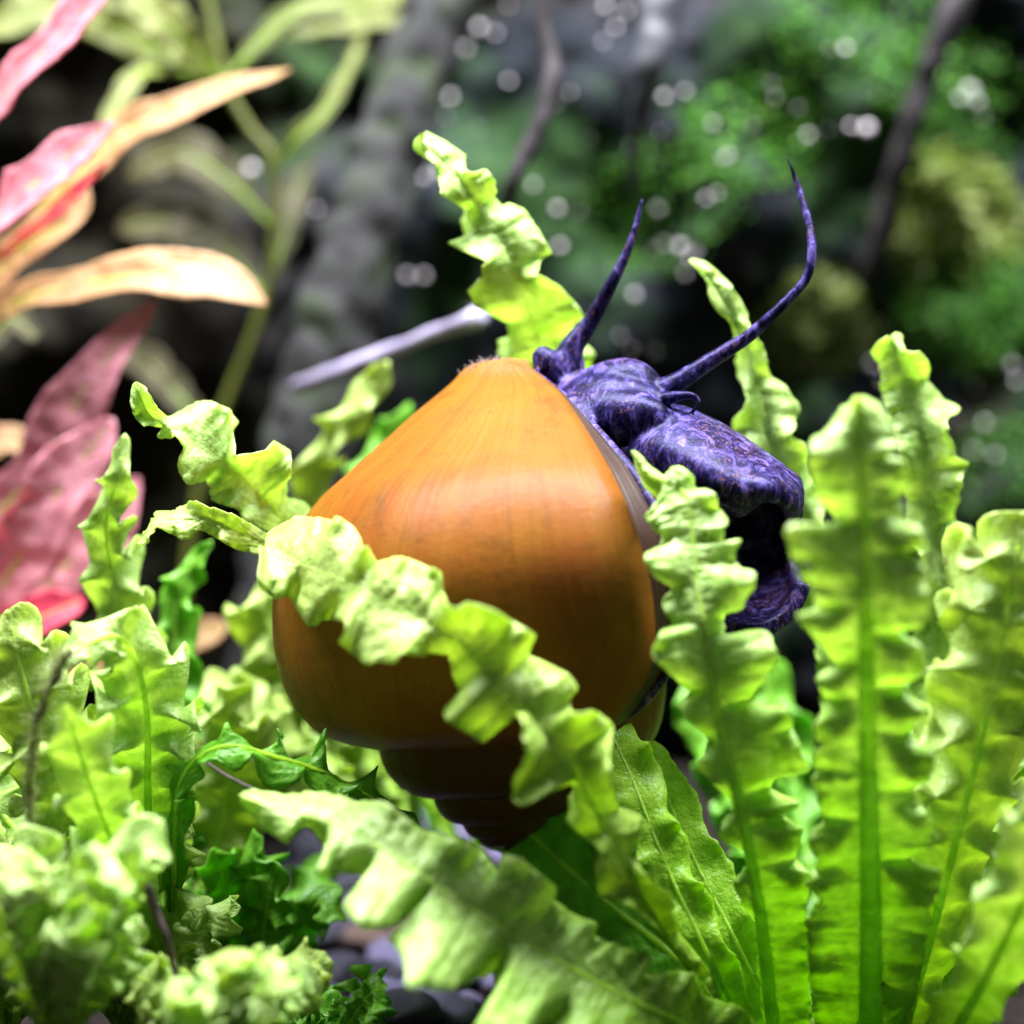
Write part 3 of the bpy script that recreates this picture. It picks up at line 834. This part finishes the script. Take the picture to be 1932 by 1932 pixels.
# --- plant behind the snail
behind = empty("ruffled_rosette_plant", P(880, 1640, 26), "rosette plant growing behind the shell, one frilled leaf past the snail's head", "plant")
traced_leaf(behind,
    [(797, 270), (835, 308), (873, 343), (896, 379), (932, 430), (960, 479), (978, 533), (1001, 594), (1014, 640), (1027, 690), (1030, 800), (1010, 1000), (960, 1300), (900, 1600)],
    [(800, 250), (784, 261), (786, 287), (822, 308), (832, 359), (829, 365), (881, 395), (871, 420), (873, 461), (847, 461), (917, 492), (907, 520), (889, 548), (890, 576), (963, 610), (945, 651), (937, 676), (983, 702), (970, 760), (960, 1000), (930, 1300), (885, 1600)],
    [(803, 249), (843, 269), (881, 297), (879, 325), (917, 318), (935, 343), (935, 379), (950, 392), (958, 382), (989, 395), (1022, 443), (1040, 482), (999, 523), (1014, 517), (1053, 538), (1089, 576), (1099, 597), (1076, 630), (1110, 655), (1127, 671), (1104, 704), (1090, 800), (1060, 1000), (990, 1300), (915, 1600)],
    [(0, 2), (0.2, 4), (0.32, 9), (0.42, 20), (0.6, 28), (1, 26)], mat=LEAF, rib=4, seed=5, nu=460, tilt=0.3)
for pts, wd, kw in [
    ([(820, 1620, 26), (640, 1200, 26), (590, 920, 24), (630, 820, 22), (690, 745, 22), (733, 680, 22)], [20, 36, 48, 40, 44, 22], dict(mat=LEAF_OLD, amp=0.8, curl=0.5, nruf=10, seed=41, rib=4)),
    ([(840, 1620, 30), (720, 1250, 32), (690, 950, 30), (725, 840, 30), (775, 760, 30)], [20, 36, 50, 44, 22], dict(mat=LEAF_DEEP_SHADED, amp=0.7, curl=0.5, nruf=8, seed=42, rib=4)),
    ([(800, 1640, 22), (640, 1420, 20), (530, 1240, 18), (490, 1100, 18)], [40, 90, 110, 60], dict(mat=LEAF_OLD, amp=0.75, curl=0.55, nruf=8, seed=43, rib=5)),
    ([(780, 1650, 20), (600, 1500, 16), (460, 1380, 14), (380, 1280, 16)], [40, 90, 100, 60], dict(mat=LEAF_OLD, amp=0.75, curl=0.55, nruf=7, seed=44, rib=5)),
]:
    ruffle_leaf(behind, pts, wd, **kw)

traced_leaf(behind,
    [(262, 740), (285, 785), (318, 803), (343, 820), (395, 854), (442, 885), (490, 935), (540, 985), (590, 1020), (650, 1090), (720, 1250), (800, 1450), (880, 1640)],
    [(255, 721), (244, 769), (268, 803), (313, 803), (296, 827), (337, 823), (343, 844), (337, 888), (354, 916), (391, 905), (401, 946), (449, 960), (463, 984), (515, 1008), (570, 1040), (630, 1100), (700, 1250), (785, 1450), (870, 1640)],
    [(258, 720), (268, 724), (292, 762), (316, 789), (360, 765), (395, 755), (436, 772), (446, 803), (439, 861), (470, 858), (511, 847), (514, 829), (548, 851), (548, 888), (538, 939), (575, 950), (615, 1005), (670, 1080), (740, 1250), (815, 1450), (890, 1640)],
    [(0, -8), (0.2, -4), (0.3, 0), (0.36, 6), (0.42, 12), (0.5, 20), (0.65, 26), (1, 26)], mat=LEAF, rib=5, seed=13, nu=460, tilt=0.35)
traced_leaf(behind,
    [(261, 1025), (300, 982), (350, 985), (395, 978), (440, 1000), (500, 1028), (560, 1070), (640, 1150), (740, 1350), (880, 1640)],
    [(258, 1027), (275, 1021), (299, 994), (343, 1018), (384, 1001), (442, 1035), (497, 1049), (545, 1085), (620, 1160), (725, 1350), (870, 1640)],
    [(264, 1018), (296, 967), (337, 960), (364, 943), (395, 957), (442, 970), (504, 1008), (575, 1050), (660, 1140), (755, 1350), (890, 1640)],
    [(0, -10), (0.2, -8), (0.28, -2), (0.36, 9), (0.45, 18), (0.6, 24), (1, 26)], mat=LEAF_OLD, rib=4, seed=15, tilt=0.4)

# --- plant on the left of the shell
leftp = empty("ruffled_rosette_plant", P(300, 1800, -4), "pale green rosette plant left of the shell below the pink leaves", "plant")
for pts, wd, kw in [
    ([(300, 1800, -4), (280, 1550, -10), (275, 1330, -14), (235, 1210, -17), (165, 1215, -20), (118, 1260, -22)], [40, 78, 88, 60, 40, 20], dict(mat=LEAF, amp=0.5, curl=0.45, nruf=11, seed=51, rib=10, facing=(0.2, -1, 0.3))),
    ([(290, 1800, 0), (255, 1400, 4), (220, 1130, 4), (200, 1000, 2), (222, 900, 0), (236, 818, 0)], [30, 66, 66, 46, 34, 16], dict(mat=LEAF, amp=0.85, curl=0.5, nruf=11, seed=52, rib=6)),
    ([(310, 1800, 4), (350, 1500, 10), (330, 1250, 12), (340, 1110, 12), (400, 1020, 12)], [30, 60, 50, 36, 16], dict(mat=LEAF_DEEP_SHADED, amp=0.7, curl=0.5, nruf=9, seed=53, rib=4)),
    ([(330, 1800, -8), (330, 1600, -12), (345, 1470, -14), (420, 1410, -15), (530, 1432, -14), (620, 1462, -12), (690, 1500, -10), (790, 1560, -8)], [20, 24, 30, 34, 44, 48, 46, 28], dict(mat=LEAF_DEEP_SHADED, amp=0.7, curl=0.6, nruf=9, seed=54, rib=6, facing=(0, -0.6, 0.8))),
    ([(280, 1800, -6), (150, 1560, -12), (60, 1330, -14), (15, 1150, -14)], [40, 85, 95, 50], dict(mat=LEAF_OLD, amp=0.65, curl=0.5, nruf=8, seed=55, rib=8)),
    ([(270, 1800, -4), (110, 1650, -6), (-20, 1500, -4), (-90, 1340, 0)], [40, 85, 95, 50], dict(mat=LEAF, amp=0.65, curl=0.5, nruf=8, seed=56, rib=8)),
    ([(320, 1800, 4), (400, 1620, 8), (430, 1480, 8), (430, 1300, 6)], [40, 80, 90, 50], dict(mat=LEAF_OLD, amp=0.65, curl=0.5, nruf=7, seed=57, rib=6)),
    ([(300, 1800, -10), (200, 1560, -20), (150, 1420, -24), (130, 1330, -26)], [40, 60, 60, 24], dict(mat=LEAF, amp=0.5, curl=0.5, nruf=6, seed=58, rib=8)),
]:
    ruffle_leaf(leftp, pts, wd, **kw)

# --- low plants in the front left corner
low_specs = [(110, 1960, -24, "low clump of small pale frilled leaves in front of the mossy stick", 60, 22),
             (230, 1950, -4, "low frilled leaf clump behind the dark twig", 61, 16),
             (20, 1960, -8, "low frilled leaf clump at the foot of the mossy stick", 62, 14),
             (470, 1960, 6, "shaded low clump of leaves next to the pebbles", 63, 9),
             (430, 1960, -26, "small seedling clump with white lit tips beside the dark twig", 80, 12),
             (620, 1990, -12, "small clump of dark lumpy leaves resting on the pebbles", 90, 4)]
for cx, cy, cd, lab, sd, cnt in low_specs:
    e = empty("seedling_clump", P(cx, cy, cd), lab, "plant")
    rng = random.Random(sd)
    for k in range(cnt):
        a = (k + 0.5) / cnt * 2 - 1 + rng.uniform(-.15, .15)
        hh = rng.uniform(180, 420) if sd in (60, 61, 62, 63) else (rng.uniform(60, 160) if sd == 80 else rng.uniform(70, 130))
        sp = 170 if sd != 90 else 100
        dz = rng.uniform(-9, 9)
        pts = [(cx, cy, cd), (cx + a * sp * 0.45, cy - hh * 0.5, cd + dz * 0.5), (cx + a * sp * 0.9, cy - hh * 0.95, cd + dz), (cx + a * sp * 1.25, cy - hh * rng.uniform(0.8, 1.15), cd + dz * 1.3)]
        ruffle_leaf(e, pts, [14, 38, 48, 18], mat=rng.choice([LEAF, LEAF_OLD, LEAF]) if sd not in (90, 63) else LEAF_DEEP_SHADED, amp=0.5, curl=0.5, nruf=7, seed=sd * 10 + k, nu=60, nv=11, rib=3, facing=(rng.uniform(-.5, .5), -1, 0.5), start=0.08)

# ------------------------------------------------------------------ red stem plant, left background
redp = empty("red_stem_plant", P(-90, 1500, 34), "red and pink stem plant with long smooth leaves at the left", "plant")
v, f = pxtube([(-90, 1500, 34, 16), (-100, 1000, 34, 15), (-95, 500, 34, 14), (-80, -60, 34, 12)])
mesh_obj("stem", v, f, PINK, redp, [(0.2, 0.3)] * len(v))
for pts, wd, mt, kw in [
    ([(-90, 330, 34), (0, 190, 26), (110, 70, 20), (230, -60, 16)], [30, 58, 56, 40], PINK, dict(seed=71)),
    ([(-95, 500, 34), (0, 405, 24), (110, 310, 20), (215, 228, 18)], [30, 64, 60, 14], PINK, dict(seed=72, roll=0.0)),
    ([(-95, 550, 34), (0, 485, 27), (90, 415, 24), (200, 305, 23)], [20, 26, 26, 10], RED, dict(seed=73, roll=-0.3)),
    ([(-95, 620, 36), (30, 480, 34), (120, 420, 32), (165, 350, 32)], [30, 55, 46, 14], PEACH, dict(seed=74)),
    ([(60, 420, 40), (200, 280, 40), (330, 205, 38), (550, 130, 36)], [30, 45, 44, 8], PEACH, dict(seed=75)),
    ([(-95, 640, 34), (60, 560, 30), (220, 525, 28), (380, 520, 27), (505, 575, 27)], [20, 40, 52, 62, 14], PEACH, dict(seed=76)),
    ([(-90, 1050, 34), (60, 900, 30), (170, 720, 28), (295, 565, 28)], [50, 66, 64, 10], PINK, dict(seed=77)),
    ([(-90, 1250, 34), (20, 1080, 28), (110, 930, 25), (215, 790, 24)], [60, 85, 80, 34], PINK, dict(seed=78)),
    ([(-90, 1250, 34), (70, 1120, 30), (190, 1000, 28), (262, 900, 28)], [60, 90, 80, 24], PINK, dict(seed=79)),
    ([(-90, 1280, 34), (20, 1190, 26), (90, 1160, 24), (160, 1130, 24)], [30, 55, 50, 26], RED, dict(seed=80)),
    ([(-90, 1300, 36), (100, 1290, 36), (290, 1230, 36), (430, 1180, 36)], [20, 30, 50, 26], PEACH, dict(seed=81)),
    ([(-95, 900, 40), (-40, 850, 40), (10, 830, 40), (60, 850, 40)], [20, 40, 40, 20], PEACH, dict(seed=82)),
    ([(-95, 700, 44), (-20, 640, 44), (20, 600, 44), (70, 640, 44)], [20, 40, 40, 20], BROWNLEAF, dict(seed=83)),
]:
    ruffle_leaf(redp, pts, wd, mat=mt, amp=0.06, curl=0.03, nruf=3, nu=60, nv=13, teeth=0.0, rib=4, basew=0.5, cup=0.18, facing=(0.1, -0.85, 0.5), **kw)

olivep = empty("olive_stem_plant", P(330, 1300, 58), "olive green stem plant, blurred, behind the pink leaves", "plant")
v, f = pxtube([(330, 1300, 67, 10), (380, 900, 67, 10), (500, 560, 65, 9), (518, 320, 63, 9), (470, 240, 63, 9), (425, 150, 63, 9), (380, -60, 63, 8)])
mesh_obj("stem", v, f, OLIVE, olivep, [(0.5, 0.3)] * len(v))
for pts, wd, mt, sd in [
    ([(425, 150, 54), (330, 110, 46), (220, 60, 42), (100, -10, 40)], [16, 46, 56, 40], OLIVE, 91),
    ([(425, 150, 54), (380, 110, 44), (330, 60, 40), (240, -20, 40)], [16, 50, 60, 40], OLIVE, 92),
    ([(425, 150, 54), (520, 60, 50), (640, 40, 50), (800, 40, 52)], [16, 34, 40, 14], OLIVE, 93),
    ([(425, 150, 54), (560, 20, 50), (700, 5, 50), (860, -40, 52)], [16, 30, 34, 14], OLIVE, 94),
    ([(420, 150, 54), (290, 130, 40), (235, 170, 36), (185, 270, 34)], [14, 24, 26, 14], OLIVE, 95),
    ([(518, 320, 54), (560, 260, 52), (620, 200, 52), (690, 60, 54)], [12, 22, 22, 10], OLIVE, 96),
    ([(510, 420, 55), (430, 340, 60), (340, 290, 62), (240, 330, 64)], [14, 50, 60, 30], BROWNLEAF, 97),
    ([(500, 560, 56), (420, 470, 62), (330, 420, 64), (220, 430, 66)], [14, 60, 66, 30], BROWNLEAF, 98),
    ([(500, 560, 56), (540, 440, 58), (560, 360, 60), (590, 300, 62)], [14, 30, 34, 14], BROWNLEAF, 99),
    ([(400, 820, 58), (330, 740, 60), (270, 680, 62), (200, 660, 62)], [14, 40, 46, 20], BROWNLEAF, 100),
    ([(425, 150, 54), (200, 30, 44), (80, 20, 42), (-40, 60, 42)], [16, 50, 60, 30], OLIVE, 101),
]:
    ruffle_leaf(olivep, [(x, y, d + (9 if d > 50 else 14)) for x, y, d in pts], wd, mat=mt, amp=0.15, curl=0.05, nruf=4, nu=44, nv=11, teeth=0.0, rib=4, basew=0.5, cup=0.15, seed=sd)

# ------------------------------------------------------------------ wood, roots, twigs
def stick(name, pts, mat, label, cat, wob=0.0, seed=0, **kw):
    v, f = pxtube(pts, **kw)
    if wob:
        v = [p + Vector((noise.noise(p * 0.35 + Vector((seed, 0, 0))), noise.noise(p * 0.35 + Vector((0, seed, 5))), noise.noise(p * 0.35 + Vector((7, 0, seed))))) * wob for p in v]
    o = mesh_obj(name, v, f, mat)
    return tag(o, label, cat)
stick("driftwood_branch", [(880, -120, 62, 70), (800, 90, 60, 66), (720, 320, 58, 72), (650, 560, 56, 78), (590, 820, 56, 84), (540, 1100, 56, 90), (500, 1500, 58, 96)], WOOD, "thick grey green driftwood branch slanting behind the shell", "driftwood", wob=1.2, seed=3, n_ring=26, sub=14)
stick("thin_root", [(1015, -60, 40, 16), (1030, 60, 40, 16), (1040, 150, 39, 17), (1018, 240, 38, 17), (985, 300, 38, 16), (962, 360, 38, 14), (950, 450, 44, 13), (940, 560, 54, 12)], ROOT, "thin dark root hanging in a loose bend above the upright leaf tip", "root", wob=0.4, seed=9, n_ring=12, sub=8)
stick("pale_root", [(1262, -70, 50, 44), (1245, 20, 49, 42), (1225, 110, 48, 32), (1212, 190, 50, 20), (1205, 260, 56, 12), (1190, 360, 66, 8)], PALE_ROOT, "pale grey tapering root tip hanging against the rock", "root", wob=0.6, seed=19, n_ring=16, sub=8)
stick("broken_twig", [(560, 730, 46, 14), (640, 700, 40, 15), (740, 660, 36, 15), (830, 625, 33, 14), (885, 605, 31, 19), (902, 598, 31, 21)], TWIG, "lilac grey twig with a blunt end poking out beside the upright leaf", "twig", wob=0.25, seed=29, n_ring=12, sub=8)
stick("slanting_stick", [(1850, -60, 66, 30), (1780, 60, 66, 26), (1735, 180, 68, 24), (1690, 330, 72, 22), (1640, 520, 80, 20)], ROOT, "dark stick slanting down the rock between green moss patches", "stick", wob=0.8, seed=39, n_ring=12, sub=8)

# mossy stick at the far left, with threads
ms = empty("mossy_stick", P(60, 1800, -22), "thin upright stick wrapped in fuzzy green algae at the left", "stick")
core = [(60, 1850, -22, 11), (72, 1700, -22, 10), (60, 1560, -22, 9), (58, 1440, -22, 9), (78, 1340, -22, 8), (105, 1270, -22, 7), (128, 1232, -22, 5)]
v, f = pxtube(core, n_ring=10, sub=8)
v = [p + Vector((noise.noise(p * 0.9), noise.noise(p * 0.9 + Vector((3, 3, 3))), noise.noise(p * 0.9 + Vector((9, 1, 2))))) * 0.35 for p in v]
mesh_obj("stem", v, f, HAIR, ms)
rng = random.Random(5)
CC = crom(core, 120)
gs = []
for k in range(420):
    c = CC[rng.randrange(120)]
    p = P(c[0] + rng.uniform(-7, 7), c[1], c[2] + rng.uniform(-.3, .3))
    gs.append(thread_geo(p, Vector((rng.uniform(-1, 1), rng.uniform(-1, 1), rng.uniform(-.8, 1))), rng.uniform(0.5, 1.6), 0.045, rng))
gv, gf = join(*gs)
tag(mesh_obj("algae_threads", gv, gf, HAIR, ms), kind="stuff")

dt = stick("dark_twig", [(236, 1608, -26, 4), (248, 1632, -26, 8), (275, 1670, -26, 9), (295, 1715, -25, 9), (318, 1765, -25, 7), (330, 1820, -24, 6), (338, 1880, -24, 5), (330, 1950, -24, 5)], DARKTWIG, "short dark crooked twig with a pale tip standing among the low leaves", "twig", wob=0.3, seed=44, n_ring=10, sub=8)
stick("fine_stem", [(392, 1440, -16, 2.5), (430, 1465, -17, 3), (480, 1490, -18, 3)], DARKTWIG, "fine dark stem lying below the shaded leaf", "stem", n_ring=6)

# ------------------------------------------------------------------ pebbles on the soil
rng = random.Random(17)
proto = []
for q in range(4):
    bm = bmesh.new()
    bmesh.ops.create_icosphere(bm, subdivisions=3, radius=1.0)
    for vv in bm.verts:
        vv.co *= 1 + 0.35 * noise.noise(vv.co * 0.9 + Vector((q * 7, 0, 0))) + 0.08 * noise.noise(vv.co * 3 + Vector((q, 5, 0)))
    proto.append(bm)
meshes = {}
for q in range(4):
    for c in range(3):
        me = bpy.data.meshes.new("pebble")
        proto[q].to_mesh(me)
        me.polygons.foreach_set("use_smooth", [True] * len(me.polygons))
        me.materials.append(PEBBLE[c])
        meshes[(q, c)] = me
PL = ["small black rounded pebble on the soil", "pale violet pebble on the soil", "brown pebble on the soil"]
placed = []
spots = [(640, 1760, 16, 2.8, 0), (700, 1790, 14, 3.0, 2), (745, 1820, 10, 2.6, 1), (690, 1850, 8, 2.6, 0), (730, 1890, 4, 3.0, 1), (640, 1830, 12, 2.2, 0), (800, 1870, 6, 2.8, 1), (770, 1920, 0, 2.8, 0), (840, 1910, 2, 2.6, 1), (600, 1740, 22, 2.8, 2), (550, 1720, 26, 2.8, 2), (500, 1650, 30, 2.6, 0), (690, 1460, 56, 3.6, 1), (700, 1500, 50, 3.0, 0), (760, 1560, 44, 3.0, 1), (660, 1720, 24, 2.6, 0), (1440, 1330, 60, 4, 0), (1500, 1380, 56, 3.4, 2)]
for k in range(60):
    spots.append((rng.uniform(380, 1000), rng.uniform(1560, 1920), None, rng.uniform(1.2, 3.0), rng.choice([0, 0, 1, 2])))
for (px, py, d, r, c) in spots:
    # walk down the view ray to the soil
    z = None
    for y in range(-20, 90):
        p = P(px, py, y)
        if p.z <= floor_z(p.x, p.y) + r * 0.45:
            z = p; break
    if z is None: continue
    if any((z - o).length < (r + ro) * 0.72 for o, ro in placed): continue
    placed.append((z, r))
    o = bpy.data.objects.new("pebble", meshes[(rng.randrange(4), c)])
    COL.objects.link(o)
    o.location = Vector((z.x, z.y, floor_z(z.x, z.y) + r * 0.45)) * MM
    o.scale = Vector((r * rng.uniform(.9, 1.25), r, r * rng.uniform(.6, .85))) * MM
    o.rotation_euler = (rng.uniform(-.3, .3), rng.uniform(-.3, .3), rng.uniform(0, 6.28))
    tag(o, PL[c], "pebble", ["black pebbles", "violet pebbles", "brown pebbles"][c])

# ------------------------------------------------------------------ moss on the rock
def moss_geo(cx, cz, r, n, rng, size=(0.5, 1.2), flat=0.5, lift=3.0):
    V, F, UV = [], [], []
    for k in range(n):
        a = rng.uniform(0, 6.283); q = r * math.sqrt(rng.random())
        x = cx + q * math.cos(a) * 1.2; z = cz + q * math.sin(a)
        y = rock_y(x, z) - rng.uniform(0, lift) * (1 - (q / r) ** 2)
        c = Vector((x, y, z))
        t = Vector((rng.uniform(-1, 1), rng.uniform(-1.2, 0.2), rng.uniform(-.5, 1))).normalized()
        s = t.cross(Vector((rng.uniform(-1, 1), rng.uniform(-1, 1), rng.uniform(-1, 1)))).normalized()
        L = rng.uniform(*size); w = L * 0.32
        m = t.cross(s) * (L * 0.18)
        b = len(V)
        V += [c, c + t * L * 0.5 + s * w, c + t * L, c + t * L * 0.5 - s * w, c + t * L * 0.5 + m]
        uu = rng.random()
        UV += [(uu, 0.2)] * 5
        F += [(b, b + 1, b + 4), (b + 1, b + 2, b + 4), (b + 2, b + 3, b + 4), (b + 3, b, b + 4)]
    return V, F, UV
def rock_hit(px, py):
    for y in range(30, 149):
        p = P(px, py, y)
        if p.y >= rock_y(p.x, p.z): return p
    return P(px, py, 80)
rng = random.Random(23)
for px, py, r, n, mt, lab, size in [
    (1790, 420, 7.5, 500, MOSS_PALE, "pale green leafy moss tuft on the rock right of the right tentacle", (1.4, 3.2)),
    (1860, 570, 8.5, 900, MOSS, "dense deep green moss cushion low on the rock at the right", (0.7, 1.8)),
    (1540, 620, 6.0, 420, MOSS_PALE, "pale yellowish moss cushion behind the right tentacle", (1.0, 2.2)),
    (1420, 250, 7.0, 500, MOSS, "green moss patch on the rock above the right tentacle", (0.7, 1.6)),
    (1800, 200, 9.0, 600, MOSS, "thin moss patch high on the rock at the right", (0.7, 1.6)),
    (1600, 40, 8.0, 450, MOSS, "dark moss patch at the top of the rock", (0.7, 1.5)),
    (1250, 400, 7.5, 420, MOSS, "thin moss patch on the rock between the two tentacles", (0.6, 1.3)),
    (1880, 880, 6.0, 300, MOSS, "small moss patch near the foot of the rock", (0.6, 1.4)),
]:
    h = rock_hit(px, py)
    V, F, UV = moss_geo(h.x, h.z, r, n, rng, size)
    o = mesh_obj("moss_patch", V, F, mt, None, UV, shade=False)
    tag(o, lab, "moss")

# ------------------------------------------------------------------ gas bubbles caught on the moss and rock
bm = bmesh.new(); bmesh.ops.create_uvsphere(bm, u_segments=32, v_segments=20, radius=1.0)
bub = bpy.data.meshes.new("air_bubble"); bm.to_mesh(bub)
bub.polygons.foreach_set("use_smooth", [True] * len(bub.polygons)); bub.materials.append(BUBBLE)
bl = [(905, 60, .9), (880, 100, .9), (935, 70, .6), (850, 190, .8), (1228, 122, 1.0), (1160, 60, .7), (1140, 20, .7), (1180, 30, .6), (1250, 190, .8), (1290, 180, .6),
      (1005, 355, .7), (1050, 400, .9), (1055, 470, .9), (1240, 400, .9), (1280, 470, 1.0), (1250, 465, .9), (1235, 475, .8), (1300, 490, .8), (1310, 480, .8), (1290, 520, .7), (1330, 380, .7), (1350, 370, .6),
      (770, 525, .9), (800, 525, .9), (1195, 560, .8), (1590, 100, .8), (1630, 250, 1.3), (1600, 245, .7), (1820, 180, 1.6), (1800, 195, 1.2), (1835, 200, 1.0), (1500, 210, .7), (1460, 190, .8), (1520, 262, .7),
      (1560, 100, .6), (1900, 690, .9), (1910, 720, .7), (1640, 690, 1.0), (1660, 720, .7), (478, 325, 1.2), (1370, 300, .6), (1340, 240, .7), (960, 160, .6), (830, 330, .8), (800, 340, .8), (1720, 820, .6), (1850, 800, .7), (1830, 850, .7), (1870, 860, .7), (700, 720, .8), (600, 400, .6)]
for k in range(36):
    bl.append((rng.uniform(820, 1932), rng.uniform(0, 900), rng.uniform(0.15, 0.5)))
for px, py, r in bl:
    h = rock_hit(px, py)
    o = bpy.data.objects.new("air_bubble", bub); COL.objects.link(o)
    r *= 0.5
    o.location = (h + Vector((0, -r * 0.9 - 1.8, 0))) * MM
    o.scale = Vector((r, r, r)) * MM
    tag(o, "tiny pearly gas bubble clinging to the dark rock", "bubble", "gas bubbles on the rock")
